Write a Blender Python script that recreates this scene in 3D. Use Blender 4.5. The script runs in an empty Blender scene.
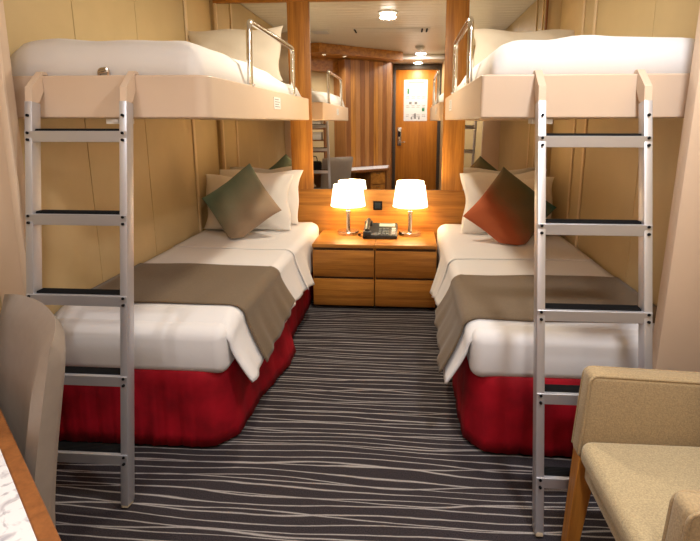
import bpy, bmesh, math, random
from mathutils import Vector, Matrix
random.seed(7)
S = bpy.context.scene
COL = S.collection
PI = math.pi

# ------------------------------------------------------------------ materials
def new_mat(name):
    m = bpy.data.materials.new(name); m.use_nodes = True
    nt = m.node_tree
    b = nt.nodes['Principled BSDF']
    return m, nt, b

def plain(name, col, rough=.6, metal=0., noise=0., nscale=60., bump=0., spec=.5, sheen=0.):
    m, nt, b = new_mat(name)
    b.inputs['Base Color'].default_value = (*col, 1)
    b.inputs['Roughness'].default_value = rough
    b.inputs['Metallic'].default_value = metal
    b.inputs['Specular IOR Level'].default_value = spec
    if sheen: b.inputs['Sheen Weight'].default_value = sheen
    if noise or bump:
        tc = nt.nodes.new('ShaderNodeTexCoord')
        n = nt.nodes.new('ShaderNodeTexNoise'); n.inputs['Scale'].default_value = nscale
        n.inputs['Detail'].default_value = 4
        nt.links.new(tc.outputs['Object'], n.inputs['Vector'])
        if noise:
            r = nt.nodes.new('ShaderNodeValToRGB')
            r.color_ramp.elements[0].position = .3; r.color_ramp.elements[1].position = .7
            r.color_ramp.elements[0].color = (*[c*(1-noise) for c in col], 1)
            r.color_ramp.elements[1].color = (*[min(1, c*(1+noise)) for c in col], 1)
            nt.links.new(n.outputs['Fac'], r.inputs['Fac'])
            nt.links.new(r.outputs['Color'], b.inputs['Base Color'])
        if bump:
            bp = nt.nodes.new('ShaderNodeBump'); bp.inputs['Strength'].default_value = bump
            bp.inputs['Distance'].default_value = .004
            nt.links.new(n.outputs['Fac'], bp.inputs['Height'])
            nt.links.new(bp.outputs['Normal'], b.inputs['Normal'])
    return m

def wood(name, axis, dark, light, rough=.42):
    m, nt, b = new_mat(name)
    tc = nt.nodes.new('ShaderNodeTexCoord')
    mp = nt.nodes.new('ShaderNodeMapping')
    sc = [26., 26., 26.]; sc['xyz'.index(axis)] = 1.3
    mp.inputs['Scale'].default_value = sc
    n = nt.nodes.new('ShaderNodeTexNoise'); n.inputs['Scale'].default_value = 1.; n.inputs['Detail'].default_value = 6
    n.inputs['Distortion'].default_value = .6
    n2 = nt.nodes.new('ShaderNodeTexNoise'); n2.inputs['Scale'].default_value = 5.; n2.inputs['Detail'].default_value = 3
    mix = nt.nodes.new('ShaderNodeMath'); mix.operation = 'MULTIPLY_ADD'
    mix.inputs[1].default_value = .35
    r = nt.nodes.new('ShaderNodeValToRGB')
    r.color_ramp.elements[0].position = .42; r.color_ramp.elements[1].position = .85
    r.color_ramp.elements[0].color = (*dark, 1); r.color_ramp.elements[1].color = (*light, 1)
    L = nt.links.new
    L(tc.outputs['Object'], mp.inputs['Vector']); L(mp.outputs['Vector'], n.inputs['Vector'])
    L(mp.outputs['Vector'], n2.inputs['Vector'])
    L(n2.outputs['Fac'], mix.inputs[0]); L(n.outputs['Fac'], mix.inputs[2])
    L(mix.outputs[0], r.inputs['Fac']); L(r.outputs['Color'], b.inputs['Base Color'])
    b.inputs['Roughness'].default_value = rough
    return m

def emis(name, col, strength):
    m, nt, b = new_mat(name)
    b.inputs['Base Color'].default_value = (*col, 1)
    b.inputs['Emission Color'].default_value = (*col, 1)
    b.inputs['Emission Strength'].default_value = strength
    return m

def carpet_mat():
    m, nt, b = new_mat('striped_carpet')
    L = nt.links.new; N = nt.nodes.new
    geo = N('ShaderNodeTexCoord')
    sep = N('ShaderNodeSeparateXYZ'); L(geo.outputs['Object'], sep.inputs[0])
    def noise(sx, sy, detail=2, off=0.):
        mp = N('ShaderNodeMapping'); mp.inputs['Scale'].default_value = (sx, sy, 1); mp.inputs['Location'].default_value = (off, off*1.7, off)
        L(geo.outputs['Object'], mp.inputs['Vector'])
        n = N('ShaderNodeTexNoise'); n.inputs['Scale'].default_value = 1; n.inputs['Detail'].default_value = detail
        L(mp.outputs['Vector'], n.inputs['Vector']); return n.outputs['Fac']
    def math_(op, a, b_=None, c=None):
        k = N('ShaderNodeMath'); k.operation = op
        for i, v in enumerate((a, b_, c)):
            if v is None: continue
            if isinstance(v, (int, float)): k.inputs[i].default_value = v
            else: L(v, k.inputs[i])
        return k.outputs[0]
    def lines(period, amp, sx, sy, off, width):
        w = math_('MULTIPLY_ADD', noise(sx, sy, 1.5, off), amp, sep.outputs['Y'])
        w = math_('MULTIPLY_ADD', noise(9, 40, 2, off+3), .006, w)
        fr = math_('FRACT', math_('DIVIDE', w, period))
        d = math_('ABSOLUTE', math_('SUBTRACT', fr, .5))
        wd = math_('MULTIPLY_ADD', noise(3, 9, 2, off+7), width*1.1, width*.45)
        mr = N('ShaderNodeMapRange'); mr.interpolation_type = 'SMOOTHSTEP'
        L(d, mr.inputs['Value']); L(wd, mr.inputs['From Max'])
        mr.inputs['From Min'].default_value = .0; mr.inputs['To Min'].default_value = 1.; mr.inputs['To Max'].default_value = 0.
        return mr.outputs[0]
    a = lines(.043, .135, .9, 4.2, 0., .115)
    c = lines(.105, .16, 1.1, 3.0, 5.3, .05)
    s = math_('MAXIMUM', a, c)
    tuft = noise(260, 260, 2, 2.)
    s = math_('MULTIPLY', s, math_('MULTIPLY_ADD', tuft, 1.3, .25))
    s = math_('MINIMUM', s, 1.)
    r = N('ShaderNodeMix'); r.data_type = 'RGBA'
    L(s, r.inputs['Factor'])
    base = N('ShaderNodeValToRGB'); L(tuft, base.inputs['Fac'])
    base.color_ramp.elements[0].position = .3; base.color_ramp.elements[1].position = .75
    base.color_ramp.elements[0].color = (.017, .014, .016, 1); base.color_ramp.elements[1].color = (.062, .052, .058, 1)
    L(base.outputs['Color'], r.inputs['A']); r.inputs['B'].default_value = (.42, .39, .38, 1)
    L(r.outputs['Result'], b.inputs['Base Color'])
    b.inputs['Roughness'].default_value = .95; b.inputs['Specular IOR Level'].default_value = .1
    bp = N('ShaderNodeBump'); bp.inputs['Strength'].default_value = .5; bp.inputs['Distance'].default_value = .004
    L(tuft, bp.inputs['Height']); L(bp.outputs['Normal'], b.inputs['Normal'])
    return m

def ombre(name, stops, angle=0.):
    """dyed cushion cloth: colour runs across the cushion's own local plane"""
    m, nt, b = new_mat(name)
    L = nt.links.new
    tc = nt.nodes.new('ShaderNodeTexCoord'); mp = nt.nodes.new('ShaderNodeMapping')
    mp.inputs['Rotation'].default_value = (0, 0, angle)
    sep = nt.nodes.new('ShaderNodeSeparateXYZ')
    n = nt.nodes.new('ShaderNodeTexNoise'); n.inputs['Scale'].default_value = 9
    n3 = nt.nodes.new('ShaderNodeTexNoise'); n3.inputs['Scale'].default_value = 1.; n3.inputs['Detail'].default_value = 3
    mp3 = nt.nodes.new('ShaderNodeMapping'); mp3.inputs['Scale'].default_value = (160, 16, 40)
    a = nt.nodes.new('ShaderNodeMath'); a.operation = 'MULTIPLY_ADD'; a.inputs[1].default_value = 1.5; a.inputs[2].default_value = .42
    c = nt.nodes.new('ShaderNodeMath'); c.operation = 'MULTIPLY_ADD'; c.inputs[1].default_value = .14
    c3 = nt.nodes.new('ShaderNodeMath'); c3.operation = 'MULTIPLY_ADD'; c3.inputs[1].default_value = .10
    r = nt.nodes.new('ShaderNodeValToRGB')
    el = r.color_ramp.elements
    while len(el) < len(stops): el.new(.5)
    for e, (p, col) in zip(el, stops): e.position = p; e.color = (*col, 1)
    L(tc.outputs['Object'], mp.inputs['Vector']); L(mp.outputs['Vector'], sep.inputs[0])
    L(tc.outputs['Object'], n.inputs['Vector']); L(tc.outputs['Object'], mp3.inputs['Vector']); L(mp3.outputs['Vector'], n3.inputs['Vector'])
    L(sep.outputs['Y'], a.inputs[0]); L(n.outputs['Fac'], c.inputs[0]); L(a.outputs[0], c.inputs[2])
    L(n3.outputs['Fac'], c3.inputs[0]); L(c.outputs[0], c3.inputs[2])
    L(c3.outputs[0], r.inputs['Fac']); L(r.outputs['Color'], b.inputs['Base Color'])
    b.inputs['Roughness'].default_value = .8; b.inputs['Sheen Weight'].default_value = .15
    return m

M = {}
M['wall'] = plain('tan_wall_laminate', (.58, .435, .225), .5, noise=.03, nscale=6)
M['fin'] = plain('cream_partition_laminate', (.66, .50, .37), .5, noise=.02, nscale=6)
M['bunk'] = plain('cream_bunk_enamel', (.71, .55, .415), .38, noise=.015, nscale=5)
M['joint'] = plain('dark_joint', (.10, .06, .03), .8)
M['batten'] = plain('pale_batten', (.72, .55, .33), .4)
M['ceil'] = plain('ceiling_enamel', (.68, .64, .56), .35)
M['carpet'] = carpet_mat()
WD, WL = (.25, .085, .011), (.54, .23, .038)
M['wood_x'] = wood('teak_veneer_horizontal', 'x', WD, WL)
M['wood_z'] = wood('teak_veneer_vertical', 'z', WD, WL)
M['wood_door'] = wood('door_veneer', 'z', (.40, .125, .010), (.60, .22, .022))
M['wood_dark'] = wood('dark_teak_veneer', 'z', (.15, .05, .012), (.28, .10, .025))
M['wood_mid'] = wood('mid_teak_veneer', 'z', (.28, .115, .03), (.45, .20, .06))
M['recess'] = plain('dark_recess', (.05, .022, .008), .7)
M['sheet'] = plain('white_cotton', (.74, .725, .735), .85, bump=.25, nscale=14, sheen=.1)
M['sheet_up_lit'] = plain('white_cotton_lit', (.84, .83, .83), .85, bump=.25, nscale=14, sheen=.1)  # the same white cotton, lightened: the bunks' stronger light put into its colour
M['pillow'] = plain('pillow_cotton', (.80, .77, .73), .85, bump=.3, nscale=10, sheen=.1)
M['pillow_up'] = plain('cream_pillow_cotton', (.74, .67, .57), .85, bump=.3, nscale=10, sheen=.1)
M['runner'] = plain('taupe_runner_cloth', (.135, .092, .053), .8, noise=.10, nscale=120, bump=.2, sheen=.15)
M['skirt'] = plain('crimson_valance_cloth', (.30, .0035, .012), .7, noise=.4, nscale=6, bump=.15, sheen=.0, spec=.2)
M['black'] = plain('black_rubber', (.008, .008, .009), .85, spec=.15)
M['alu'] = plain('brushed_aluminium', (.57, .57, .61), .42, metal=.7)
M['chrome'] = plain('chrome', (.80, .79, .77), .12, metal=1.)
M['steel'] = plain('brushed_nickel', (.62, .57, .50), .25, metal=1.)
M['rubber_tan'] = plain('tan_rubber', (.55, .45, .32), .7)
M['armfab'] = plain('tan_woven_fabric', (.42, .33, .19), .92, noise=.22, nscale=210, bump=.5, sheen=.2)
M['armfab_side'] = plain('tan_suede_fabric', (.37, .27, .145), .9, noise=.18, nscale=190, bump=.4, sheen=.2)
M['leather'] = plain('taupe_leather', (.29, .24, .20), .48, noise=.04, nscale=30, bump=.08)
M['plastic_dark'] = plain('charcoal_plastic', (.022, .028, .032), .35)
M['plastic_grey'] = plain('grey_plastic', (.16, .19, .20), .4)
M['lcd'] = plain('phone_display', (.28, .36, .36), .3)
M['frame_dark'] = plain('dark_bronze_metal', (.06, .045, .035), .45)
M['white'] = plain('white_card', (.80, .80, .79), .6)
M['ink'] = plain('grey_ink', (.22, .22, .22), .7)
M['green'] = plain('green_ink', (.03, .22, .09), .7)
M['vent'] = plain('vent_enamel', (.66, .63, .57), .45)
M['black_cloth'] = plain('black_bag_cloth', (.015, .015, .018), .8)
M['shade'] = emis('lit_lamp_shade', (1., .87, .66), 3.2)
M['bulb'] = emis('lamp_bulb', (1., .85, .62), 14.)
M['lightdisc'] = emis('ceiling_light_glass', (1., .93, .82), 14.)
M['spotdisc'] = emis('spot_glass', (1., .82, .58), 14.)
mm, nt, b = new_mat('mirror_glass'); M['mirror'] = mm
b.inputs['Base Color'].default_value = (.86, .84, .80, 1); b.inputs['Metallic'].default_value = 1; b.inputs['Roughness'].default_value = .015
# marbled desk laminate
mm, nt, b = new_mat('marbled_laminate'); M['marble'] = mm
tc = nt.nodes.new('ShaderNodeTexCoord'); n = nt.nodes.new('ShaderNodeTexNoise'); n.inputs['Scale'].default_value = 26; n.inputs['Detail'].default_value = 5; n.inputs['Distortion'].default_value = 1.6
r = nt.nodes.new('ShaderNodeValToRGB')
r.color_ramp.elements[0].position = .34; r.color_ramp.elements[0].color = (.42, .41, .45, 1)
r.color_ramp.elements[1].position = .47; r.color_ramp.elements[1].color = (.74, .74, .76, 1)
nt.links.new(tc.outputs['Object'], n.inputs['Vector']); nt.links.new(n.outputs['Fac'], r.inputs['Fac']); nt.links.new(r.outputs['Color'], b.inputs['Base Color'])
b.inputs['Roughness'].default_value = .35
# cushion cloths: bottom corner -> top corner along local Y
M['cush_l'] = ombre('taupe_green_ombre', [(0., (.37, .235, .15)), (.38, (.32, .235, .15)), (.56, (.23, .225, .145)), (.85, (.11, .19, .14))], angle=-.29)
M['cush_r'] = ombre('rust_olive_ombre', [(0., (.46, .10, .028)), (.40, (.38, .085, .024)), (.56, (.19, .105, .04)), (.80, (.11, .11, .055)), (1., (.012, .10, .07))], angle=1.86)

# ------------------------------------------------------------------ mesh helpers
def BM(): return bmesh.new()

def add(bm, verts, faces):
    vs = [bm.verts.new(v) for v in verts]
    for f in faces:
        try: bm.faces.new([vs[i] for i in f])
        except ValueError: pass
    return vs

def rbox(bm, lo, hi, r=.0, seg=2, mat=None):
    t = bmesh.new()
    bmesh.ops.create_cube(t, size=1.)
    lo, hi = Vector(lo), Vector(hi)
    for v in t.verts:
        v.co = Vector([(lo[i]+hi[i])/2 + v.co[i]*(hi[i]-lo[i]) for i in range(3)])
    if r > 0: bmesh.ops.bevel(t, geom=t.edges[:], offset=r, segments=seg, profile=.5, affect='EDGES')
    if mat is not None: bmesh.ops.transform(t, matrix=mat, verts=t.verts)
    t.verts.index_update()
    add(bm, [v.co.copy() for v in t.verts], [[v.index for v in f.verts] for f in t.faces])
    t.free()

def tube(bm, pts, r, n=12, cap=True, closed=False):
    pts = [Vector(p) for p in pts]
    rings = []
    prev = None
    for i, p in enumerate(pts):
        if i == 0: t = pts[1]-p
        elif i == len(pts)-1: t = p-pts[i-1]
        else: t = (pts[i+1]-pts[i-1])
        t.normalize()
        if prev is None:
            a = Vector((0, 0, 1)) if abs(t.z) < .9 else Vector((1, 0, 0))
            u = t.cross(a).normalized()
        else:
            u = (prev - t*prev.dot(t)).normalized()
        prev = u
        w = t.cross(u)
        rr = r[i] if isinstance(r, (list, tuple)) else r
        rings.append([bm.verts.new(p + (u*math.cos(2*PI*k/n) + w*math.sin(2*PI*k/n))*rr) for k in range(n)])
    for a, c in zip(rings, rings[1:]):
        for k in range(n): bm.faces.new((a[k], a[(k+1) % n], c[(k+1) % n], c[k]))
    if cap:
        bm.faces.new(rings[0][::-1]); bm.faces.new(rings[-1])

def arc_pts(pts, r, n=5):
    """polyline with rounded corners"""
    out = [Vector(pts[0])]
    for i in range(1, len(pts)-1):
        a, p, c = Vector(pts[i-1]), Vector(pts[i]), Vector(pts[i+1])
        d1 = (a-p).normalized(); d2 = (c-p).normalized()
        s = p+d1*r; e = p+d2*r
        for k in range(n+1):
            t = k/n
            out.append(s*(1-t)**2 + p*2*t*(1-t) + e*t*t)
    out.append(Vector(pts[-1]))
    return out

def lathe(bm, prof, c=(0, 0, 0), n=32, closed=False):
    rings = []
    c = Vector(c)
    for rr, z in prof:
        rings.append([bm.verts.new(c+Vector((rr*math.cos(2*PI*k/n), rr*math.sin(2*PI*k/n), z))) for k in range(n)])
    pairs = list(zip(rings, rings[1:]))
    if closed: pairs.append((rings[-1], rings[0]))
    for a, d in pairs:
        for k in range(n): bm.faces.new((a[k], a[(k+1) % n], d[(k+1) % n], d[k]))
    if not closed:
        if prof[0][0] > 1e-5: bm.faces.new(rings[0][::-1])
        if prof[-1][0] > 1e-5: bm.faces.new(rings[-1])

def prism(bm, poly, z0, z1):
    n = len(poly)
    vs = [(x, y, z0) for x, y in poly] + [(x, y, z1) for x, y in poly]
    add(bm, vs, [list(range(n))[::-1], list(range(n, 2*n))] + [[i, (i+1) % n, n+(i+1) % n, n+i] for i in range(n)])

def grid(bm, rows):
    g = [[bm.verts.new(p) for p in row] for row in rows]
    for a, c in zip(g, g[1:]):
        for k in range(len(a)-1): bm.faces.new((a[k], a[k+1], c[k+1], c[k]))

def root_loc(o):
    while o.parent: o = o.parent
    return o.location.copy()

def obj(name, bm, mat, parent=None, smooth=35, solid=0., sub=0, bevel=0.):
    """one mesh object; coordinates are given in world space (or relative to a root at the origin)"""
    bmesh.ops.recalc_face_normals(bm, faces=bm.faces[:])
    if parent is not None:
        bmesh.ops.translate(bm, vec=-root_loc(parent), verts=bm.verts[:])
    me = bpy.data.meshes.new(name)
    bm.to_mesh(me); bm.free()
    me.materials.append(mat)
    if smooth:
        for p in me.polygons: p.use_smooth = True
        me.set_sharp_from_angle(angle=math.radians(smooth))
    o = bpy.data.objects.new(name, me); COL.objects.link(o)
    if parent is not None: o.parent = parent
    if bevel:
        md = o.modifiers.new('bevel', 'BEVEL'); md.width = bevel; md.segments = 2; md.limit_method = 'ANGLE'
    if solid:
        md = o.modifiers.new('thickness', 'SOLIDIFY'); md.thickness = solid; md.offset = 1
    if sub:
        md = o.modifiers.new('smooth', 'SUBSURF'); md.levels = sub; md.render_levels = sub
    return o

def tag(o, label, cat, group=None):
    o['label'] = label; o['category'] = cat
    if group: o['group'] = group
    return o

def thing(name, label, cat, loc=(0, 0, 0), group=None):
    o = bpy.data.objects.new(name, None); COL.objects.link(o)
    o.location = loc; o.empty_display_size = .1
    return tag(o, label, cat, group)

def struct(name, bm, mat, **k):
    o = obj(name, bm, mat, **k); o['kind'] = 'structure'; return o

def copy_to(o, parent, loc):
    c = o.copy(); COL.objects.link(c); c.parent = parent; c.location = loc; return c

def box_obj(name, lo, hi, mat, parent=None, r=.0, **k):
    bm = BM(); rbox(bm, lo, hi, r); return obj(name, bm, mat, parent, **k)

# ------------------------------------------------------------------ dimensions (metres)
XL, XR, YH, ZC = -1.68, 1.22, 4.40, 2.65        # side walls, head wall, ceiling
YD = -1.05                                       # entrance door
# ------------------------------------------------------------------ the setting
bm = BM(); rbox(bm, (XL-.1, YD-.15, -.05), (XR+.1, YH+.1, 0)); struct('floor', bm, M['carpet'])
# ceiling: enamelled planks running across the cabin
bm = BM(); y = YD-.1
rbox(bm, (XL-.1, YD-.15, ZC+.012), (XR+.1, YH+.1, ZC+.06))
while y < YH:
    rbox(bm, (XL, y+.005, ZC), (XR, min(y+.125, YH), ZC+.02), .004, 1); y += .13
struct('ceiling', bm, M['ceil'])
# dropped ceiling over the entrance
bm = BM(); rbox(bm, (-.3, YD, 2.57), (.62, -.35, ZC-.005)); struct('trim_1', bm, M['ceil'])

def panel_wall(name, x, out, ys):
    bm = BM()
    for a, c in zip(ys, ys[1:]):
        lo = (x, a+.0025, 0); hi = (x+out*.03, c-.0025, ZC)
        rbox(bm, [min(lo[i], hi[i]) for i in range(3)], [max(lo[i], hi[i]) for i in range(3)], .0015, 1)
    o = struct(name, bm, M['wall'])
    bm = BM(); rbox(bm, (min(x+out*.012, x+out*.1), ys[0], 0), (max(x+out*.012, x+out*.1), ys[-1], ZC))
    struct('trim_2' if out < 0 else 'trim_3', bm, M['joint'])
    return o
panel_wall('wall_left', XL, -1, [YD-.1, 1.0, 1.9, 2.55, 3.16, 3.86, YH])
panel_wall('wall_right', XR, 1, [.55, 1.9, 2.75, 3.58, YH])
bm = BM(); rbox(bm, (XL-.1, YH, 0), (XR+.1, YH+.1, ZC)); struct('wall_head', bm, M['wall'])
# vertical battens on the side walls near the head end
k = 4
for x, y, w, m in ((XL, 3.86, .04, 'batten'), (XR-.012, 3.80, .03, 'batten'), (XR-.012, 3.56, .035, 'batten')):
    bm = BM(); rbox(bm, (x, y, 0), (x+.012, y+w, ZC), .003, 1); struct('trim_%d' % k, bm, M[m]); k += 1
# partition fins between sleeping and sitting area
bm = BM(); rbox(bm, (XL, 1.86, 0), (-1.545, 1.92, ZC), .004, 2); 
for v in bm.verts:
    if v.co.x > -1.6: v.co.x += .016*(v.co.z-1.1)
struct('trim_7', bm, M['fin'])
bm = BM(); rbox(bm, (-1.556, 1.845, 0), (-1.528, 1.86, ZC), .003, 2)
for v in bm.verts: v.co.x += .016*(v.co.z-1.1)
struct('trim_8', bm, M['bunk'])
bm = BM(); rbox(bm, (.985, 1.87, 0), (XR, 1.93, ZC), .004, 2)
for v in bm.verts:
    if v.co.x < 1.1: v.co.x += .018*(v.co.z-.9)
struct('trim_9', bm, M['fin'])
# walls behind the camera: corridor side, nook beside the corridor, entrance wall
bm = BM(); rbox(bm, (.62, YD-.1, 0), (.70, .62, ZC)); struct('wall_corridor', bm, M['wall'])
bm = BM(); rbox(bm, (.62, .55, 0), (XR+.1, .62, ZC)); struct('wall_nook', bm, M['wall'])
bm = BM(); rbox(bm, (XL-.1, YD-.15, 0), (.72, YD-.05, ZC)); struct('wall_entrance', bm, M['wall'])

# wood on the head wall
bm = BM(); rbox(bm, (XL+.01, YH-.03, .25), (XR-.01, YH, .915), .004); struct('trim_10', bm, M['wood_x'])
bm = BM(); rbox(bm, (-1.645, YH-.035, 2.475), (1.112, YH, 2.60), .004); struct('trim_11', bm, M['wood_x'])
bm = BM(); rbox(bm, (-1.018, YH-.035, .915), (-.832, YH, 2.475), .004); struct('trim_12', bm, M['wood_z'])
bm = BM(); rbox(bm, (.298, YH-.035, .915), (.484, YH, 2.475), .004); struct('trim_13', bm, M['wood_z'])
for i, (a, c) in enumerate(((XL+.035, XL+.06), (1.096, 1.112))):
    bm = BM(); rbox(bm, (a, YH-.03, .915), (c, YH, 2.475), .004); struct('trim_%d' % (14+i), bm, M['batten'] if i == 0 else M['wood_dark'])
def mirror(a, c, label):
    t = thing('wall_mirror', label, 'mirror', ((a+c)/2, YH-.012, .917))
    box_obj('mirror_pane', (a, YH-.014, .917), (c, YH-.004, 2.473), M['mirror'], t, smooth=0)
    box_obj('backing_board', (a, YH-.004, .917), (c, YH-.0005, 2.473), M['recess'], t, smooth=0)
mirror(-.831, .297, 'large tall mirror between the two wooden posts above the lamps')
mirror(XL+.061, -1.019, 'tall mirror panel left of the wooden posts, behind the left bunk pillows')
mirror(.485, 1.095, 'tall mirror panel right of the wooden posts, behind the right bunk pillows')

# entrance door, seen in the mirror
bm = BM(); rbox(bm, (-.24, YD-.05, 0.01), (.56, YD-.005, 2.46), .004); d = struct('door_1', bm, M['wood_door'])
bm = BM(); rbox(bm, (-.205, YD-.005, 1.05), (-.125, YD+.008, 1.40), .006); rbox(bm, (-.19, YD+.008, 1.22), (-.14, YD+.02, 1.33), .004)
hp = obj('lock_plate', bm, M['steel'], d)
bm = BM(); tube(bm, arc_pts([(-.165, YD+.005, 1.12), (-.165, YD+.06, 1.12), (-.05, YD+.06, 1.12)], .02), .011); obj('door_handle', bm, M['chrome'], d)
bm = BM(); rbox(bm, (-.19, YD+.0195, 1.225), (-.14, YD+.022, 1.325)); obj('card_reader', bm, M['black'], d)
for i, (lo, hi) in enumerate((((-.30, YD-.06, 0), (-.24, YD+.02, 2.56)), ((.56, YD-.06, 0), (.62, YD+.02, 2.56)), ((-.24, YD-.06, 2.465), (.56, YD+.02, 2.56)))):
    bm = BM(); rbox(bm, lo, hi, .004); struct('trim_%d' % (16+i), bm, M['frame_dark'])
# safety notice on the door
nt_ = thing('safety_notice', 'white printed safety notice sheet on the wooden door seen in the mirror', 'notice', (.14, YD+.0, 1.54))
box_obj('sheet', (-.085, YD-.0045, 1.52), (.36, YD-.001, 2.28), M['white'], nt_, smooth=0)
rr = random.Random(3)
for r_ in range(4):
    for c_ in range(4):
        x = -.04+c_*.10; z = 2.16-r_*.17
        for q in range(2): box_obj('text_line', (x, YD-.001, z-.02-q*.03), (x+.05+.02*rr.random(), YD+.0005, z-.012-q*.03), M['ink'], nt_, smooth=0)
for x, z, w, h, m in ((-.02, 2.02, .035, .10, 'green'), (.015, 1.83, .05, .045, 'ink'), (.12, 1.83, .05, .045, 'ink'), (.26, 1.70, .05, .06, 'green'), (.11, 1.56, .04, .10, 'ink'), (.05, 1.55, .03, .04, 'ink'), (.19, 1.55, .03, .04, 'ink'), (.0, 2.215, .3, .025, 'ink')):
    box_obj('pictogram', (x, YD-.001, z), (x+w, YD+.001, z+h), M[m], nt_, smooth=0)

# ------------------------------------------------------------------ wardrobe and soffit behind the camera
n2 = Vector((.66, .75)).normalized(); t2 = Vector((n2.y, -n2.x))      # desk front normal, direction towards +x -y
P0 = Vector((-.30, -.216)); 
def wp(s, o): q = P0 - t2*s + n2*o; return (q.x, q.y)                  # s along the wardrobe front from its corridor end
LEN = .95
wr = thing('wardrobe', 'tall wooden wardrobe front of light and dark vertical panels, seen in the mirror', 'wardrobe', (P0.x, P0.y, 0))
n = 10
for i in range(n):
    s0, s1 = LEN*i/n+.002, LEN*(i+1)/n-.002
    bm = BM(); prism(bm, [wp(s0, 0), wp(s1, 0), wp(s1, -.03 if i < 9 else -.02), wp(s0, -.03 if i else -.0)], .0, 2.50)
    obj('panel', bm, M[('wood_mid', 'wood_dark', 'wood_mid', 'wood_z', 'wood_dark')[i % 5]], wr, smooth=0)
bm = BM(); rbox(bm, (-.33, YD+.03, 0), (-.301, -.22, 2.56)); obj('side_panel', bm, M['wood_dark'], wr)
bm = BM(); prism(bm, [wp(0.02, -.03), wp(LEN-.02, -.03), wp(LEN-.02, -.36), (-.335, YD+.02)], .02, 2.49); cc = bm; bm = BM(); prism(bm, [wp(LEN+.001, 0), wp(LEN+.019, 0), wp(LEN+.019, -.335), wp(LEN+.001, -.335)], 0, 2.50); obj('side_panel', bm, M['wood_mid'], wr, smooth=0); bm = cc; obj('carcass', bm, M['recess'], wr, smooth=0)
bm = BM(); prism(bm, [wp(0, -.4), wp(0, .30), wp(LEN+.68, .30), (XL+.002, 1.0), wp(LEN+.5, -.4)], 2.51, ZC-.003); struct('trim_19', bm, M['wood_x'])
bm = BM(); prism(bm, [wp(LEN, -.38), wp(LEN, -.34), wp(LEN+1.1, -.34), wp(LEN+1.1, -.38)], 0, 2.51); struct('wall_recess', bm, M['wall'])
bm = BM(); prism(bm, [wp(LEN+.022, -.336), wp(LEN+.022, -.20), wp(LEN+.80, -.20), wp(LEN+.80, -.336)], 2.30, 2.508); struct('trim_20', bm, M['wood_x'])

# ------------------------------------------------------------------ ceiling fittings
def disc_lamp(name, label, cat, x, y, z, r, mat, e, col, spot=False, dome=False):
    t = thing(name, label, cat, (x, y, z))
    bm = BM(); lathe(bm, [(r*1.25, 0), (r*1.25, -.012), (r*1.02, -.018), (r*1.0, 0)], (x, y, z)); obj('rim', bm, M['chrome'] if spot else M['vent'], t)
    bm = BM()
    if dome: lathe(bm, [(r, -.012), (r*.9, -.035), (r*.6, -.05), (.001, -.055)], (x, y, z))
    else: lathe(bm, [(r, -.006), (.001, -.0065)], (x, y, z))
    obj('diffuser', bm, mat, t)
    ld = bpy.data.lights.new(name+'_light', 'SPOT' if spot else 'AREA'); ld.energy = e; ld.color = col
    if spot: ld.spot_size = math.radians(140); ld.spot_blend = .8; ld.shadow_soft_size = r
    else: ld.shape = 'DISK'; ld.size = 2*r
    lo = bpy.data.objects.new(name+'_light', ld); COL.objects.link(lo); lo.parent = t; lo.location = (0, 0, -.06 if dome else -.025)
    return t
disc_lamp('ceiling_light', 'round bright ceiling light nearest the head wall, seen in the large mirror', 'ceiling light', -.23, 3.10, ZC, .085, M['lightdisc'], 26, (1., .88, .68), dome=True)
disc_lamp('ceiling_light', 'round ceiling light just behind the smoke detector, seen in the mirror', 'ceiling light', .20, -.10, ZC, .085, M['lightdisc'], 15, (.97, .97, 1.))
disc_lamp('ceiling_light', 'round ceiling light close to the entrance door, seen in the mirror', 'ceiling light', .17, -.72, 2.57, .075, M['lightdisc'], 13, (1., .88, .70))
disc_lamp('ceiling_light', 'added round fill light on the ceiling above the tan armchair, unseen', 'ceiling light', .70, 1.15, ZC, .10, M['lightdisc'], 28, (.96, .97, 1.))  # added fill light with its fixture, unseen: hidden from the mirror view
sx = [(-1.28, .91), (-1.0, .667)]
disc_lamp('spot_light', 'left of the two small spots under the wooden soffit in the mirror', 'spot light', *sx[0], 2.51, .035, M['spotdisc'], 26, (1., .97, .95), spot=True)
disc_lamp('spot_light', 'right of the two small spots under the wooden soffit in the mirror', 'spot light', *sx[1], 2.51, .035, M['spotdisc'], 26, (1., .97, .95), spot=True)
sd = thing('smoke_detector', 'small white round smoke detector on the ceiling, seen in the mirror', 'smoke detector', (.17, .55, ZC))
bm = BM(); lathe(bm, [(.075, 0), (.075, -.02), (.06, -.028), (.06, 0)], (.17, .55, ZC)); obj('base', bm, M['vent'], sd)
bm = BM(); lathe(bm, [(.05, -.026), (.045, -.05), (.001, -.055)], (.17, .55, ZC)); obj('sensor', bm, M['white'], sd)
av = thing('air_vent', 'flat white air vent with dark slots on the plank ceiling', 'vent', (-.25, 2.05, ZC))
box_obj('plate', (-.72, 1.92, ZC-.008), (.26, 2.16, ZC-.0005), M['vent'], av, r=.002)
for x in (-.70, .15, .21):
    bm = BM(); rbox(bm, (x, 1.90, ZC-.014), (x+.022, 2.14, ZC-.008)); obj('slot', bm, M['black'], av)
sp = thing('ceiling_vent', 'small square ceiling vent above the left bunk, seen in the mirror', 'vent', (-1.15, 1.98, ZC))
box_obj('plate', (-1.28, 1.85, ZC-.012), (-1.02, 2.11, ZC-.0005), M['vent'], sp, r=.004)
bm = BM()
for q in range(5): rbox(bm, (-1.25, 1.88+q*.045, ZC-.018), (-1.05, 1.90+q*.045, ZC-.012))
obj('grille', bm, M['alu'], sp)

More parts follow.
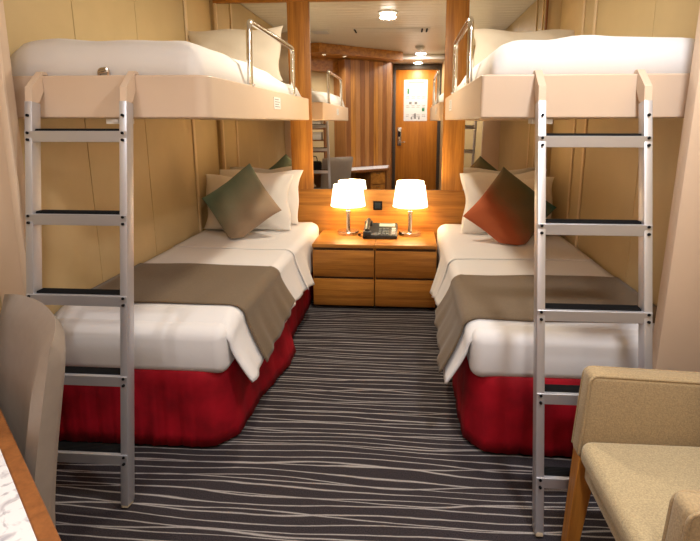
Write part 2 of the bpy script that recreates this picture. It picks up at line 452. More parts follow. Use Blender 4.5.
# ------------------------------------------------------------------ nightstands
ZN = .545
def nightstand(x0, x1, label):
    t = thing('nightstand', label, 'nightstand', ((x0+x1)/2, 3.86, 0), 'nightstands under the lamps')
    box_obj('carcass', (x0+.004, 3.862, .036), (x1-.004, YH-.032, ZN-.028), M['recess'], t)
    box_obj('plinth', (x0+.01, 3.91, 0), (x1-.01, YH-.04, .036), M['recess'], t)
    for a, c in ((x0+.001, x0+.018), (x1-.018, x1-.001)):
        box_obj('side_panel', (a, 3.86, .035), (c, YH-.031, ZN-.028), M['wood_z'], t, r=.001)
    box_obj('top', (x0, 3.84, ZN-.028), (x1, YH-.031, ZN), M['wood_x'], t, r=.003)
    for z0, z1 in ((.278, .496), (.035, .258)):
        d = box_obj('drawer', (x0+.003, 3.838, z0), (x1-.003, 3.861, z1), M['wood_x'], t, r=.003)
        box_obj('finger_pull', (x0+.01, 3.852, z1), (x1-.01, 3.8618, z1+.016), M['recess'], d)
nightstand(-.752, -.2515, 'wooden two-drawer nightstand on the left, next to the left bed')
nightstand(-.2485, .243, 'wooden two-drawer nightstand on the right, next to the right bed')

# ------------------------------------------------------------------ lamps
def table_lamp(x, y, label):
    t = thing('table_lamp', label, 'lamp', (x, y, ZN), 'lit table lamps on the nightstands')
    bm = BM(); lathe(bm, [(.093, 0), (.096, .004), (.096, .026), (.092, .031), (.02, .033), (.001, .033)], (x, y, ZN), 40); obj('base', bm, M['steel'], t)
    bm = BM(); lathe(bm, [(.020, .033), (.018, .05), (.018, .18), (.022, .185), (.022, .205), (.012, .21), (.012, .30), (.001, .30)], (x, y, ZN), 24); obj('stem', bm, M['steel'], t)
    bm = BM(); lathe(bm, [(.150, .250), (.124, .430), (.121, .430), (.147, .250)], (x, y, ZN), 48, closed=True); sh = obj('lamp_shade', bm, M['shade'], t)
    bm = BM()
    for k in range(3):
        a = 2*PI*k/3; tube(bm, [(x, y, ZN+.30), (x+.12*math.cos(a), y+.12*math.sin(a), ZN+.428)], .0025, 6)
    obj('shade_carrier', bm, M['steel'], t)
    bm = BM(); lathe(bm, [(.001, .27), (.02, .28), (.032, .31), (.03, .345), (.018, .365), (.001, .37)], (x, y, ZN), 16); obj('bulb', bm, M['bulb'], t)
    ld = bpy.data.lights.new('lamp_light', 'POINT'); ld.energy = 10; ld.color = (1., .70, .34); ld.shadow_soft_size = .05
    lo = bpy.data.objects.new('lamp_light', ld); COL.objects.link(lo); lo.parent = t; lo.location = (0, 0, .395)
table_lamp(-.505, 4.235, 'lit table lamp with white shade on the left nightstand')
table_lamp(.03, 4.235, 'lit table lamp with white shade on the right nightstand')

# ------------------------------------------------------------------ telephone
tp = tp_ = thing('telephone', 'dark desk telephone with corded handset between the two lamps', 'telephone', (-.245, 4.16, ZN))
def wedge(bm, x0, x1, y0, y1, z0, za, zb):
    add(bm, [(x0, y0, z0), (x1, y0, z0), (x1, y1, z0), (x0, y1, z0), (x0, y0, za), (x1, y0, za), (x1, y1, zb), (x0, y1, zb)],
        [(0, 3, 2, 1), (4, 5, 6, 7), (0, 1, 5, 4), (1, 2, 6, 5), (2, 3, 7, 6), (3, 0, 4, 7)])
bm = BM(); wedge(bm, -.345, -.105, 4.06, 4.27, ZN+.0005, ZN+.022, ZN+.075); bmesh.ops.bevel(bm, geom=bm.edges[:], offset=.005, segments=2, affect='EDGES'); obj('phone_body', bm, M['plastic_dark'], tp)
def slope(y): return ZN+.022+(y-4.06)*(.053/.21)
bm = BM()
for r_ in range(4):
    for c_ in range(3):
        x = -.235+c_*.026; y = 4.075+r_*.026; z = slope(y+.01)
        rbox(bm, (x, y, z-.001), (x+.019, y+.017, z+.006), .001, 1)
obj('keypad', bm, M['plastic_grey'], tp)
bm = BM(); wedge(bm, -.235, -.125, 4.205, 4.25, ZN+.05, slope(4.205)+.002, slope(4.25)+.002); obj('display', bm, M['lcd'], tp)
bm = BM()
for q in range(4): rbox(bm, (-.145, 4.08+q*.027, slope(4.09+q*.027)-.001), (-.118, 4.096+q*.027, slope(4.09+q*.027)+.005), .001, 1)
obj('side_keys', bm, M['white'], tp)
bm = BM()
for yy in (4.075, 4.235): rbox(bm, (-.342, yy-.028, slope(yy)-.01), (-.285, yy+.026, slope(yy)+.028), .01, 3)
pts = [(-.313, 4.07, slope(4.07)+.03), (-.313, 4.11, slope(4.11)+.042), (-.313, 4.20, slope(4.2)+.042), (-.313, 4.24, slope(4.24)+.03)]
tube(bm, arc_pts(pts, .02), .017, 12)
obj('handset', bm, M['plastic_dark'], tp)
bm = BM(); pts = []
for k in range(90):
    t = k/89; a = t*24*PI
    base = Vector((-.318-.055*math.sin(t*PI), 4.05-.0*t+.09*t, ZN+.012+.018*t))
    pts.append(base+Vector((math.cos(a)*.0055, 0, math.sin(a)*.0055)))
tube(bm, pts, .002, 6); obj('cord', bm, M['black'], tp)
tp.scale = (1.2, 1.12, 1.25)
so = thing('wall_socket', 'small square black socket on the wooden panel between the lamps', 'socket', (-.257, YH-.03, .77))
box_obj('face_plate', (-.297, YH-.038, .735), (-.217, YH-.0305, .815), M['black'], so, r=.003)
box_obj('insert', (-.283, YH-.0405, .749), (-.231, YH-.0382, .801), M['plastic_dark'], so, r=.001)

# ------------------------------------------------------------------ lower beds
ZB = .612
def fbm(x, y, s=0.):
    return (math.sin(3.1*x+1.7*y+s)+.6*math.sin(5.3*y-4.1*x+2*s)+.4*math.sin(9.7*x+8.3*y+s*.7))/2.

def lower_bed(side, xw, xe, y0, y1, label):
    """side=+1: aisle edge on the +x side of the bed"""
    s = side
    t = thing('single_bed', label, 'bed', ((xw+xe)/2, (y0+y1)/2, 0), 'lower single beds')
    lo, hi = min(xw, xe), max(xw, xe)
    bm = BM(); rbox(bm, (lo+.05, y0+.07, 0), (hi-.05, y1-.02, .05)); obj('base', bm, M['black'], t)
    # valance: plan outline with a rounded aisle corner, pleats in the cloth
    rc = .15; path = []
    def P(x, y): path.append((x, y))
    xs = xe - s*.015
    N = 60
    for k in range(N+1): P(xs, y1+(y0+rc-y1)*k/N)
    for k in range(1, 13):
        a = k/13*PI/2; P(xs-s*rc*(1-math.cos(a)), y0+rc-rc*math.sin(a))
    for k in range(N+1): P(xs-s*rc+(xw+s*.0-(xs-s*rc))*k/N, y0)
    rows = []
    for j in range(9):
        v = min(1, j/6); z = .018+(.378-.018)*v + (0, .012, .014)[max(0, j-6)]; ins = (0, .012, .05)[max(0, j-6)]
        row = []
        for i, (x, y) in enumerate(path):
            w = (math.sin(i*.93)+.7*math.sin(i*2.1+1.3)+.5*math.sin(i*.37+.4))*.0030*(1.15-v)
            out = w + .012*(1-v) - ins + (.075*(1-v)*smooth01((y-2.35)/.55)*smooth01((3.06-y)/.05) if s > 0 and i <= N else 0)
            if i <= N: dx, dy = s, 0
            elif i >= N+13: dx, dy = 0, -1
            else:
                a = (i-N)/13*PI/2; dx, dy = s*math.cos(a), -math.sin(a)
            row.append((x+dx*out, y+dy*out, z))
        rows.append(row)
    bm = BM(); grid(bm, rows); obj('bed_skirt', bm, M['skirt'], t, solid=.008, smooth=60)
    # mattress in its fitted sheet: puffy rounded foot end
    bm = BM()
    rbox(bm, (lo+.01, y0-.004, .365), (hi-.01, y1, ZB-.016), .055, 6)
    for v in bm.verts:
        f = max(0, 1-(v.co.y-y0)/.12)
        hz = (v.co.z-.372)/(ZB-.016-.372)
        v.co.y -= f*.012*math.sin(PI*max(0, min(1, hz)))
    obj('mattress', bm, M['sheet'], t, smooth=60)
    return t

def drape(xw, xe, s, ya, yb, ny, zt, hem, flare, lift=0., foot=None, ripple=.010, seed=0., skew=0.):
    """cloth over the bed: flat top from the wall to the aisle edge, then hanging down its side"""
    rows = []
    r = .055
    for j in range(ny+1):
        y = ya+(yb-ya)*j/ny
        row = []
        zf = 0.
        if foot is not None:
            d = y-foot
            if d < .16: zf = -.060*(1-max(0, d)/.16)**2
        top = zt+lift
        nt_ = 22
        xt = xe-s*r
        for k in range(nt_+1):
            x = xw+(xt-xw)*k/nt_
            yy = y+skew*(x-xw)/(xe-xw)
            row.append((x, yy, top+zf+.006*fbm(x*1.6, y*1.4, seed)*min(1, k/4)))
        h = hem(y)
        fl = flare(y)
        for k in range(1, 6):
            a = k/6*PI/2
            row.append((xt+s*(r+lift)*math.sin(a), y+skew, top+zf-r*(1-math.cos(a))))
        for k in range(0, 13):
            q = k/12
            z = (top+zf-r)*(1-q)+h*q
            out = fl*(q**1.25) + lift + ripple*(1-smooth01((y-3.6)/.2))*q*(math.sin(2*PI*y/.21+seed)+.6*math.sin(2*PI*y/.125+seed*2.1))
            row.append((xe+s*out, y+skew, z))
        rows.append(row)
    return rows

def smooth01(t): t = max(0, min(1, t)); return t*t*(3-2*t)

def bedding(side, xw, xe, y0, y1, ra, rb, fold, words):
    s = side
    def hem(y):
        d = y-y0
        return .345+.012*math.sin(7*y) - .03*(1-smooth01((d-.05)/.25)) - .07*smooth01((y-fold)/.35)
    def flare(y):
        d = y-y0
        return (.078+.016*(1-smooth01(d/.4)))*(1-smooth01((y-3.62)/.19))
    bm = BM(); grid(bm, drape(xw+s*.012, xe, s, y0+.03, y1-.02, 90, ZB, hem, flare, 0., foot=y0+.03, ripple=.006, seed=1.3 if s > 0 else 2.6))
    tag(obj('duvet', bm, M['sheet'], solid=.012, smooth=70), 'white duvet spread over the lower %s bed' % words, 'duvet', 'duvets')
    # turned-back top sheet near the pillows
    bm = BM(); grid(bm, drape(xw+s*.014, xe, s, fold, y1-.03, 40, ZB, lambda y: hem(y)+.004, lambda y: flare(y)+.005,   .0135, seed=1.3 if s > 0 else 2.6, ripple=.006, skew=-.03))
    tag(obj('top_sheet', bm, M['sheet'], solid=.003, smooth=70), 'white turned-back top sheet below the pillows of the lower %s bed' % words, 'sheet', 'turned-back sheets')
    def rhem(y):
        q = (y-ra)/(rb-ra)
        return .40-.075*(1-q)**1.5+.012*math.sin(9*y)
    bm = BM(); grid(bm, drape(xw+s*.013, xe, s, ra, rb, 40, ZB, rhem, lambda y: flare(y)+.012, .017, foot=y0+.03, ripple=.005, seed=1.3 if s > 0 else 2.6))
    tag(obj('bed_runner', bm, M['runner'], solid=.006, smooth=70), 'taupe cloth runner across the foot half of the lower %s bed' % words, 'bed runner', 'bed runners')

BL = (1, XL+.005, -.792, 2.03, 4.34); BR = (-1, XR-.005, .284, 2.08, 4.34)
lower_bed(*BL, 'left lower single bed with white mattress and crimson skirt'); lower_bed(*BR, 'right lower single bed with white mattress and crimson skirt')
bedding(*BL, 2.24, 2.91, 3.36, 'left'); bedding(*BR, 2.19, 2.82, 3.20, 'right')

# ------------------------------------------------------------------ pillows and cushions
def pillow_bm(w, h, t, seed=0., pinch=.085, n=30, p=2.1, wave=1.):
    bm = BM(); rr = random.Random(seed); ph = [rr.uniform(0, 6) for _ in range(6)]
    for sgn in (1, -1):
        rows = []
        for j in range(n+1):
            v = math.sin((j/n-.5)*PI)
            row = []
            for i in range(n+1):
                u = math.sin((i/n-.5)*PI)
                x = u*w/2*(1-pinch*(1-v*v)*1.0 if abs(u) > 0 else 1)
                y = v*h/2*(1-pinch*(1-u*u)*1.2)
                x += wave*.010*math.sin(4.5*v+ph[5])*u*u; y += wave*.011*math.sin(5*u+ph[2])*v*v
                th = t/2*max(0, (1-abs(u)**p))**.55*max(0, (1-abs(v)**p))**.55
                wr = .012*(math.sin(7*u+ph[0]+3*v)*math.sin(5*v+ph[1])+.5*math.sin(11*u*v+ph[2]))*(1-u*u*v*v)
                row.append((x, y, sgn*(th*(1+wr*9)) + .014*math.sin(3*u+ph[3])*math.sin(2.5*v+ph[4])))
            rows.append(row)
        grid(bm, rows)
    bmesh.ops.remove_doubles(bm, verts=bm.verts[:], dist=.0006)
    return bm

def place(o, loc, tilt, yaw=0., spin=0.):
    """local X right, local Y up the pillow, local Z towards the foot of the bed"""
    base = Matrix(((1, 0, 0), (0, 0, -1), (0, 1, 0))).to_4x4()          # Z -> -Y, Y -> Z
    m = Matrix.Translation(loc) @ Matrix.Rotation(yaw, 4, 'Z') @ Matrix.Rotation(-tilt, 4, 'X') @ base @ Matrix.Rotation(spin, 4, 'Z')
    o.matrix_world = m
    return o

def pillow(label, group, mat, loc, w, h, t, tilt, yaw=0., spin=0., seed=1, name='pillow', cat='pillow', rest=.646):
    o = obj(name, pillow_bm(w, h, t, seed, *((.085, 30, 2.1, 1.) if cat == 'pillow' else (.05, 30, 2.2, .12))), mat, smooth=80)
    place(o, loc, tilt, yaw, spin)
    mw = o.matrix_world.copy(); mi = mw.inverted()
    for v in o.data.vertices:                                            # cloth gives way where it stands on the bed
        q = mw @ v.co
        if q.z < rest: q.z = rest+(q.z-rest)*.10; v.co = mi @ q
    return tag(o, label, cat, group)

g = 'bed pillows on the lower beds'
pillow('white front pillow directly behind the taupe and green cushion, lower left bed', g, M['pillow'], (-1.30, 3.97, .848), .74, .49, .21, .30, 0, .03, 11)
pillow('white back pillow standing against the mirror, lower left bed', g, M['pillow'], (-1.27, 4.19, .868), .74, .48, .17, .26, 0, -.02, 12)
pillow('white front pillow directly behind the rust and olive cushion, lower right bed', g, M['pillow'], (.80, 3.97, .848), .72, .49, .21, .30, 0, -.03, 13)
pillow('white back pillow standing against the mirror, lower right bed', g, M['pillow'], (.81, 4.19, .868), .72, .48, .17, .26, 0, .03, 14)
g = 'square cushions on the lower beds'
pillow('taupe to green square cushion standing on its corner on the left bed', g, M['cush_l'], (-1.26, 3.69, .885), .46, .46, .17, .36, -.05, PI/4-.13, 21, 'throw_cushion', 'cushion')
pillow('rust to olive square cushion standing on its corner on the right bed', g, M['cush_r'], (.75, 3.65, .86), .485, .485, .17, .36, .05, PI/4+.10, 22, 'throw_cushion', 'cushion')

# ------------------------------------------------------------------ upper bunks
ZU0, ZU1 = 1.515, 1.682
def bunk(side, xw, xe, y0, y1, rc, label, rail_y, plate_y, latches):
    s = side
    t = thing('upper_bunk', label, 'bunk bed', ((xw+xe)/2, (y0+y1)/2, ZU0), 'upper bunks')
    th = .035
    def outline(o, r):
        a = [(xw, y0+o)]
        r = max(r-o, .003)
        for k in range(9):
            q = k/8*PI/2
            a.append((xe-s*o-s*r*(1-math.sin(q)), y0+o+r*(1-math.cos(q))))
        a += [(xe-s*o, y1-o), (xw, y1-o)]
        return a
    A, B = outline(0, rc), outline(th, rc)
    bm = BM(); n = len(A)
    vs = [(x, y, ZU0) for x, y in A]+[(x, y, ZU1) for x, y in A]+[(x, y, ZU0) for x, y in B]+[(x, y, ZU1) for x, y in B]
    fs = []
    for i in range(n-1):
        j = i+1
        fs += [(i, j, n+j, n+i), (2*n+j, 2*n+i, 3*n+i, 3*n+j), (n+i, n+j, 3*n+j, 3*n+i), (i, 2*n+i, 2*n+j, j)]
    fs += [(0, n, 3*n, 2*n), (n-1, 3*n-1, 4*n-1, 2*n-1)]
    add(bm, vs, fs)
    obj('frame', bm, M['bunk'], t, bevel=.006)
    bm = BM(); prism(bm, B, ZU0+.006, ZU0+.03); obj('base_panel', bm, M['bunk'], t)
    lo, hi = min(xw, xe-s*(th+.012)), max(xw, xe-s*(th+.012))
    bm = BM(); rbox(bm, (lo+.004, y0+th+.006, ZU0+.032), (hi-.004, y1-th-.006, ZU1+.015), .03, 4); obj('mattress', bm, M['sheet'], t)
    xr = xe-s*.0175
    ya, yb = rail_y
    bm = BM(); tube(bm, arc_pts([(xr, ya, ZU1-.002), (xr, ya+.02, 2.0), (xr, yb, 2.0), (xr, yb-.02, ZU1-.002)], .05, 6), .0155, 14); gr = obj('guard_rail', bm, M['chrome'], t)
    bm = BM(); lathe(bm, [(.024, 0), (.024, .008), (.014, .012), (.0141, .03)], (xr, ya, ZU1)); obj('rail_flange', bm, M['chrome'], gr)
    bm = BM(); lathe(bm, [(.024, 0), (.024, .008), (.014, .012), (.0141, .03)], (xr, yb-.02, ZU1)); obj('rail_flange', bm, M['chrome'], gr)
    bm = BM(); rbox(bm, (min(xe, xe+s*.003), plate_y, 1.575), (max(xe, xe+s*.003), plate_y+.15, 1.645), .001, 1); pl = obj('notice_plate', bm, M['white'], t); pl['label'] = 'small pale notice plate on the bunk side'
    bm = BM()
    for q in range(4): rbox(bm, (min(xe+s*.0028, xe+s*.0036), plate_y+.02, 1.588+q*.014), (max(xe+s*.0028, xe+s*.0036), plate_y+.13-.02*(q % 2), 1.592+q*.014))
    obj('print', bm, M['ink'], pl)
    for x, top in latches:
        bm = BM()
        if top:
            tube(bm, arc_pts([(x-.02, y0+.03, ZU1-.004), (x-.02, y0+.03, ZU1+.026), (x+.02, y0+.03, ZU1+.03), (x+.02, y0+.03, ZU1-.004)], .015), .006, 8)
            tube(bm, [(x-.016, y0+.022, ZU1+.012), (x+.016, y0+.022, ZU1+.02)], .007, 8)
            obj('latch', bm, M['steel'], t)
        else:
            wedge(bm, x-.05, x+.03, y0+.02, y0+.09, ZU0-.022, ZU0-.001, ZU0-.001)
            rbox(bm, (x-.02, y0+.012, ZU0-.014), (x+.005, y0+.022, ZU0-.004)); obj('latch', bm, M['white'], t)
    return t
UL = (1, XL+.004, -.79, 1.985, 4.05); UR = (-1, XR-.004, .285, 2.06, 4.0)
bunk(*UL, .06, 'left upper bunk with cream boards and a chrome guard rail', (2.60, 3.60), 2.98, [(-1.225, True), (-1.18, False)])
bunk(*UR, .014, 'right upper bunk with cream boards and a chrome guard rail', (2.62, 3.46), 3.42, [(.545, False)])

def upper_duvet(side, xw, xe, y0, y1, label):
    s = side; a, c = xw+s*.012, xe-s*.037
    bm = BM(); rows = []
    ny, nx = 60, 26
    for j in range(ny+1):
        v = j/ny; y = y0+.037+(y1-.05-y0-.037)*v
        row = []
        for i in range(nx+1):
            u = i/nx; x = a+(c-a)*u
            e = (1-abs(2*u-1)**10)**.5 if u > .5 else (1-abs(2*u-1)**12)**.5
            f = min(1, v/.045); f = math.sqrt(max(0, 1-(1-f)**2))
            b_ = min(1, (1-v)/.05); b_ = math.sqrt(max(0, 1-(1-b_)**2))
            hgt = .138-.045*smooth01((v-.5)/.35)-.006*smooth01((u-.55)/.4)
            z = ZU1-.012+(hgt+.024)*e*f*b_ + (.007*fbm(x*3, y*2.2, s)+.004*math.sin(23*x+9*y)*math.sin(7*y+3*x))*e*f*b_
            d = abs((x-c)*s+.05+.0*y)
            row.append((x, y, z))
        rows.append(row)
    grid(bm, rows)
    tag(obj('duvet', bm, M['sheet_up_lit'], smooth=80, solid=.004), label, 'duvet', 'duvets')
upper_duvet(*UL, 'white duvet on the left upper bunk'); upper_duvet(*UR, 'white duvet on the right upper bunk')
g = 'pillows on the upper bunks'
pillow('cream pillow propped up against the mirror on the left upper bunk', g, M['pillow_up'], (-1.30, 3.84, 1.985), .74, .45, .2, .36, 0, .02, 31, rest=1.80)
pillow('cream pillow propped up against the mirror on the right upper bunk', g, M['pillow_up'], (.81, 3.80, 1.955), .74, .43, .2, .38, 0, -.02, 33, rest=1.80)

# ------------------------------------------------------------------ ladders
def ladder(xa, xb, yb, yt, z1, yhook, steps, label):
    """rails lean from the floor (front face yb) up to the bunk foot board (front face yt at z1)"""
    t = thing('bunk_ladder', label, 'ladder', ((xa+xb)/2, yb, 0), 'bunk ladders')
    up = Vector((0, yt-yb, z1)); L = up.length; up.normalize()
    fw = Vector((0, -up.z, up.y)); ex = Vector((1, 0, 0))
    D, W = .050, .030
    def fr(x, h): return Matrix.Translation(Vector((x, yb, 0)) + up*(h/up.z)) @ Matrix((ex, -fw, up)).transposed().to_4x4()
    rv = None
    for x in (xa, xb):
        bm = BM(); rbox(bm, (-W/2, 0, .018), (W/2, D, L), .0025, 2, mat=fr(x, 0)); rail = obj('rail', bm, M['alu'], t)
        bm = BM(); rbox(bm, (-W/2+.001, .002, -.0), (W/2-.001, D-.004, .019), .004, 2, mat=fr(x, 0))
        lift = min(v.co.z for v in bm.verts); bmesh.ops.translate(bm, vec=(0, 0, .001-lift), verts=bm.verts[:])
        obj('rubber_foot', bm, M['rubber_tan'], rail)
        # cream hook over the foot board
        hw = .0175
        prof = [(yt+.002, z1-.012), (yt+.012, ZU1-.05), (yhook-.006, ZU1+.006), (yhook+.006, ZU1+.016), (yhook+.026, ZU1+.014), (yhook+.034, ZU1+.004)]
        prof2 = [(yt+D-.004, z1-.004), (yhook-.003, ZU1-.06), (yhook-.002, ZU1-.01), (yhook+.004, ZU1+.003), (yhook+.024, ZU1+.003), (yhook+.034, ZU1+.003)]
        bm = BM(); m_ = len(prof)
        vs = [(x+q*hw*.8, y, z) for q in (-1, 1) for (y, z) in prof]+[(x+q*hw*.8, y, z) for q in (-1, 1) for (y, z) in prof2]
        fs = []
        for i in range(m_-1):
            fs += [(i, i+1, m_+i+1, m_+i), (2*m_+i, 3*m_+i, 3*m_+i+1, 2*m_+i+1), (i, 2*m_+i, 2*m_+i+1, i+1), (m_+i, m_+i+1, 3*m_+i+1, 3*m_+i)]
        fs += [(0, m_, 3*m_, 2*m_), (m_-1, 3*m_-1, 4*m_-1, 2*m_-1)]
        add(bm, vs, fs); obj('hook', bm, M['bunk'], rail, bevel=.004)
        for h in [q for st in steps for q in (st-.008, st-.034)] + [z1-.055]:
            bm = BM()
            if rv is None or True:
                lathe(bm, [(.0055, 0), (.0055, .0075), (.001, .0085)], (0, 0, 0), 10)
                bmesh.ops.transform(bm, matrix=fr(x, h) @ Matrix.Rotation(PI/2, 4, 'X'), verts=bm.verts[:])
                rv = obj('rivet', bm, M['black'], rail, smooth=0)
    for st in steps:
        y = yb+(yt-yb)*st/z1
        bm = BM(); rbox(bm, (xa+W/2-.001, y+.001, st-.042), (xb-W/2+.001, y+D-.004, st), .002, 2); rbox(bm, (xa-W/2+.001, y-.0045, st-.042), (xb+W/2-.001, y+.002, st), .001, 1); sp_ = obj('step', bm, M['alu'], t)
        bm = BM(); rbox(bm, (xa+W/2+.004, y+.012, st-.001), (xb-W/2-.004, y+D-.008, st+.006), .001, 1)
        for q in range(5): rbox(bm, (xa+W/2+.004, y+.016+q*.008, st+.005), (xb-W/2-.004, y+.020+q*.008, st+.0085))
        obj('tread', bm, M['black'], sp_)
ladder(-1.478, -1.094, 1.63, 1.905, 1.58, 1.985, [1.466, 1.147, .836, .525, .218], 'left aluminium ladder hooked on the left upper bunk')
ladder(.503, .888, 1.60, 1.975, 1.58, 2.06, [1.449, 1.129, .817, .519, .220], 'right aluminium ladder hooked on the right upper bunk')

# ------------------------------------------------------------------ tan armchair (faces -x)
ac = thing('armchair', 'tan fabric armchair with wooden legs beside the right ladder', 'armchair', (.86, 1.27, 0))
def arm(y0, y1):
    bm = BM(); rbox(bm, (.575, y0, .40), (1.14, y1, .71), .022, 4)
    for v in bm.verts:
        v.co.x -= .018*(1-(v.co.z-.40)/.325)*(1 if v.co.x < .8 else 0)
        v.co.z -= .02*max(0, (v.co.x-.575)/.56)*(1 if v.co.z > .6 else 0)
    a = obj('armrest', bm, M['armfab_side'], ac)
    bm = BM()
    for yy in (y0+.006, y1-.006):
        tube(bm, arc_pts([(.562, yy, .42), (.578, yy, .703), (1.12, yy, .685)], .03), .005, 8)
    obj('piping', bm, M['armfab_side'], a)
arm(1.50, 1.575); arm(.925, 1.0)
bm = BM(); rbox(bm, (.555, 1.002, .40), (1.06, 1.498, .485), .035, 5)
for v in bm.verts:
    if v.co.z > .45:
        q = max(0, 1-((v.co.y-1.25)/.25)**2); v.co.z += .016*q
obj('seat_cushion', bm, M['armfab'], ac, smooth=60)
bm = BM(); rbox(bm, (.58, 1.002, .335), (1.08, 1.498, .401), .012, 2); obj('seat_frame', bm, M['armfab'], ac)
bm = BM(); rbox(bm, (1.035, 1.0, .40), (1.14, 1.50, .90), .03, 4)
for v in bm.verts: v.co.x += .06*max(0, v.co.z-.45)
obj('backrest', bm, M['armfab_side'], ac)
def taper_leg(parent, x, y, zt, w, wb, dx=0., dy=0., mat=None):
    bm = BM()
    a, c = w/2, wb/2
    vs = [(x+dx-c, y+dy-c, 0), (x+dx+c, y+dy-c, 0), (x+dx+c, y+dy+c, 0), (x+dx-c, y+dy+c, 0), (x-a, y-a, zt), (x+a, y-a, zt), (x+a, y+a, zt), (x-a, y+a, zt)]
    add(bm, vs, [(0, 3, 2, 1), (4, 5, 6, 7), (0, 1, 5, 4), (1, 2, 6, 5), (2, 3, 7, 6), (3, 0, 4, 7)])
    return obj('leg', bm, mat or M['wood_z'], parent, bevel=.003)
for x, y, dx in ((.597, 1.538, -.028), (.597, .962, -.028), (1.09, 1.538, .04), (1.09, .962, .04)):
    taper_leg(ac, x, y, .402, .064, .044, dx)

ac.location.x += .02
ac.location.y += .012
ac.location.z = -.0

# ------------------------------------------------------------------ desk with marbled top
ZD = .75
def dl(s, o): q = Vector((-.62, .736)) + t2*s + n2*o; return (q.x, q.y)
sR = (-.30+.62)/t2.x; sL = (-1.70+.62)/t2.x
dk = thing('desk', 'corner desk with white marbled top and wooden edge, lower left', 'desk', (-1.0, .7, 0))
def clipx(s, o, x):                                                    # point on offset line o where X = x
    q = Vector((-.62, .736)) + n2*o; k = (x-q.x)/t2.x; p = q+t2*k; return (p.x, p.y)
e = .032
bm = BM(); prism(bm, [clipx(0, -e, -.30-e), clipx(0, -.475, -.30-e), clipx(0, -.475, -1.665), clipx(0, -e, -1.665)], ZD-.035, ZD); obj('desktop', bm, M['marble'], dk, smooth=0)
bm = BM(); prism(bm, [clipx(0, 0, -.30), clipx(0, -e+.0003, -.30-e), clipx(0, -e+.0003, -1.665), clipx(0, 0, -1.665)], ZD-.036, ZD+.001); obj('edge_strip', bm, M['wood_dark'], dk, smooth=0, bevel=.003)
bm = BM(); prism(bm, [clipx(0, 0, -.30), clipx(0, -.475, -.30), clipx(0, -.475, -.30-e+.0003), clipx(0, -e, -.30-e+.0003)], ZD-.036, ZD+.001); obj('edge_strip', bm, M['wood_dark'], dk, smooth=0, bevel=.003)
def desk_block(s0, s1, o0, o1, z0, z1):
    bm = BM(); prism(bm, [dl(s0, o0), dl(s0, o1), dl(s1, o1), dl(s1, o0)], z0, z1); return bm
obj('pedestal', desk_block(sR-.36, sR-.06, -.46, -.05, 0, ZD-.037), M['wood_mid'], dk, smooth=0)
for z0, z1 in ((.50, .70), (.27, .48), (.05, .25)):
    dd = obj('drawer', desk_block(sR-.355, sR-.065, -.05, -.032, z0, z1), M['wood_x'], dk, smooth=0)
    obj('pull', desk_block(sR-.25, sR-.17, -.032, -.022, z1-.03, z1-.02), M['steel'], dd, smooth=0)
bm = BM(); prism(bm, [dl(sR-.37, -.44), dl(sR-.37, -.46), clipx(0, -.46, -1.66), clipx(0, -.44, -1.66)], .05, ZD-.037); obj('apron', bm, M['wood_mid'], dk, smooth=0)

# ------------------------------------------------------------------ desk chair (built facing +y, then turned to the desk)
dc = thing('desk_chair', 'taupe leather chair with a curved back, tucked in at the desk', 'chair', (0, 0, 0))
def back_bm(w, z0, z1, th, bow):
    bm = BM(); nu, nv = 18, 16
    def surf(u, v, side):
        x = u*w/2
        zt = z1-.014*abs(u)**4
        z = z0+(zt-z0)*v
        wtap = 1-.06*(1-v)
        y = -.20-.10*v**1.3+bow*u*u + side*th/2*min(1., ((1-abs(u)**8)*(1-(v**10)))**.5+.0)
        return (x*wtap, y, z)
    for side in (1, -1):
        grid(bm, [[surf(-1+2*i/nu, j/nv, side) for i in range(nu+1)] for j in range(nv+1)])
    bmesh.ops.remove_doubles(bm, verts=bm.verts[:], dist=.0008)
    # close the lower edge
    be = [e_ for e_ in bm.edges if e_.is_boundary]
    if be: bmesh.ops.contextual_create(bm, geom=be)
    return bm
bk = obj('backrest', back_bm(.56, .40, .985, .075, .06), M['leather'], dc, smooth=70)
bm = BM(); rbox(bm, (-.235, -.21, .385), (.235, .26, .475), .03, 4); obj('seat', bm, M['leather'], dc, smooth=60)
for x, y in ((-.2, -.2), (.2, -.2), (-.2, .22), (.2, .22)): taper_leg(dc, x, y, .39, .04, .028, mat=M['wood_mid'])
# turn: local +y -> (-n2)
ang = math.atan2(-n2.y, -n2.x)-PI/2
bc = Vector((-1.025, 1.245)) + (-n2)*.27
dc.location = (bc.x, bc.y, 0); dc.rotation_euler = (0, 0, ang)

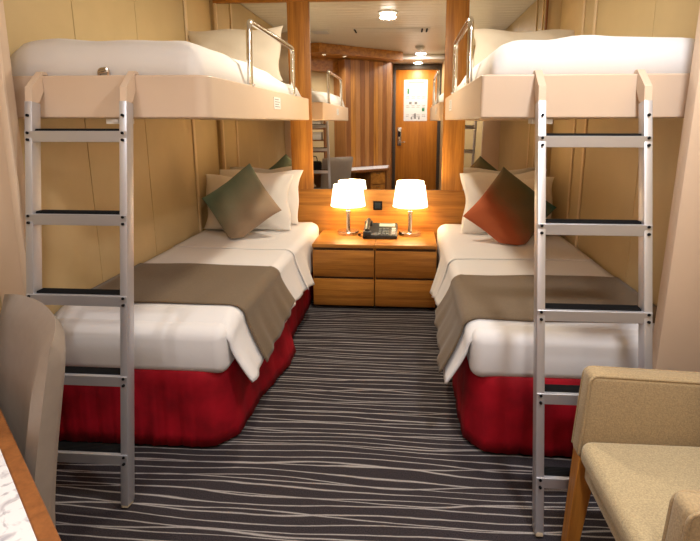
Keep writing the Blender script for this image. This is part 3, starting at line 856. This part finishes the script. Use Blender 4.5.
# ------------------------------------------------------------------ shelf unit at the left wall, seen in the mirror
def sr(x0, x1, y0, y1, z0, z1, r=.0):
    bm = BM(); rbox(bm, (x0, y0, z0), (x1, y1, z1), r, 3 if r else 1); return bm
SX0, SX1, SY0, SY1 = -1.66, -1.24, 1.02, 1.24
sh = thing('shelf_unit', 'dark wooden shelf unit standing on the desk, seen in the mirror', 'shelf', ((SX0+SX1)/2, (SY0+SY1)/2, ZD+.002))
for x in (SX0, SX1-.018): obj('side_panel', sr(x, x+.018, SY0, SY1, ZD+.002, 1.60), M['wood_dark'], sh)
for z in (1.05, 1.22, 1.39, 1.58): obj('shelf_board', sr(SX0+.018, SX1-.018, SY0, SY1, z, z+.018), M['wood_dark'], sh)
for z, h, lab in ((1.409, .12, 'white box on the top shelf of the dark shelf unit'), (1.239, .11, 'white box on the middle shelf of the dark shelf unit')):
    lo, hi = (-1.60, SY0+.03, z), (-1.30, SY1-.02, z+h)
    o = thing('storage_box', lab, 'box', (-1.45, 1.13, z), 'boxes on the shelf unit')
    box_obj('box_body', lo, (hi[0], hi[1], hi[2]-.03), M['white'], o, r=.003); box_obj('lid', (lo[0]-.004, lo[1]-.004, hi[2]-.03), (hi[0]+.004, hi[1]+.004, hi[2]), M['vent'], o, r=.003)
bg = thing('hand_bag', 'black bag standing on the desk inside the dark shelf unit', 'bag', (-1.45, 1.13, ZD+.002))
obj('bag_body', sr(-1.58, -1.32, 1.05, 1.21, ZD+.002, ZD+.16, .03), M['black_cloth'], bg)
bm = BM(); tube(bm, arc_pts([(-1.52, 1.13, ZD+.155), (-1.51, 1.13, ZD+.235), (-1.39, 1.13, ZD+.235), (-1.38, 1.13, ZD+.155)], .03), .007, 8); obj('strap', bm, M['black_cloth'], bg)

# ------------------------------------------------------------------ world, camera, view
w = bpy.data.worlds.new('World'); S.world = w; w.use_nodes = True
w.node_tree.nodes['Background'].inputs[0].default_value = (.9, .85, .8, 1)
w.node_tree.nodes['Background'].inputs[1].default_value = .05

f_px, cx, cy = 500., 372., 225.6
cam = bpy.data.cameras.new('camera'); co = bpy.data.objects.new('camera', cam); COL.objects.link(co)
cam.sensor_fit = 'HORIZONTAL'; cam.sensor_width = 36.; cam.lens = f_px/700*36
cam.shift_x = -(cx-350)/700; cam.shift_y = (cy-270.5)/700
cam.clip_start = .02
Y_ = Vector(((408-cx)/f_px, -(122-cy)/f_px, -1)).normalized()          # the cabin's long axis as the camera sees it
Z_ = Vector((0, -Y_.z, Y_.y)).normalized()
X_ = Y_.cross(Z_)
co.matrix_world = Matrix.Translation((0, 0, 1.5)) @ Matrix((X_, Y_, Z_)).to_4x4()
S.camera = co
vs_ = S.view_settings
vs_.view_transform = 'Standard'; vs_.look = 'None'; vs_.gamma = 1.; vs_.exposure = .0; vs_.use_curve_mapping = False
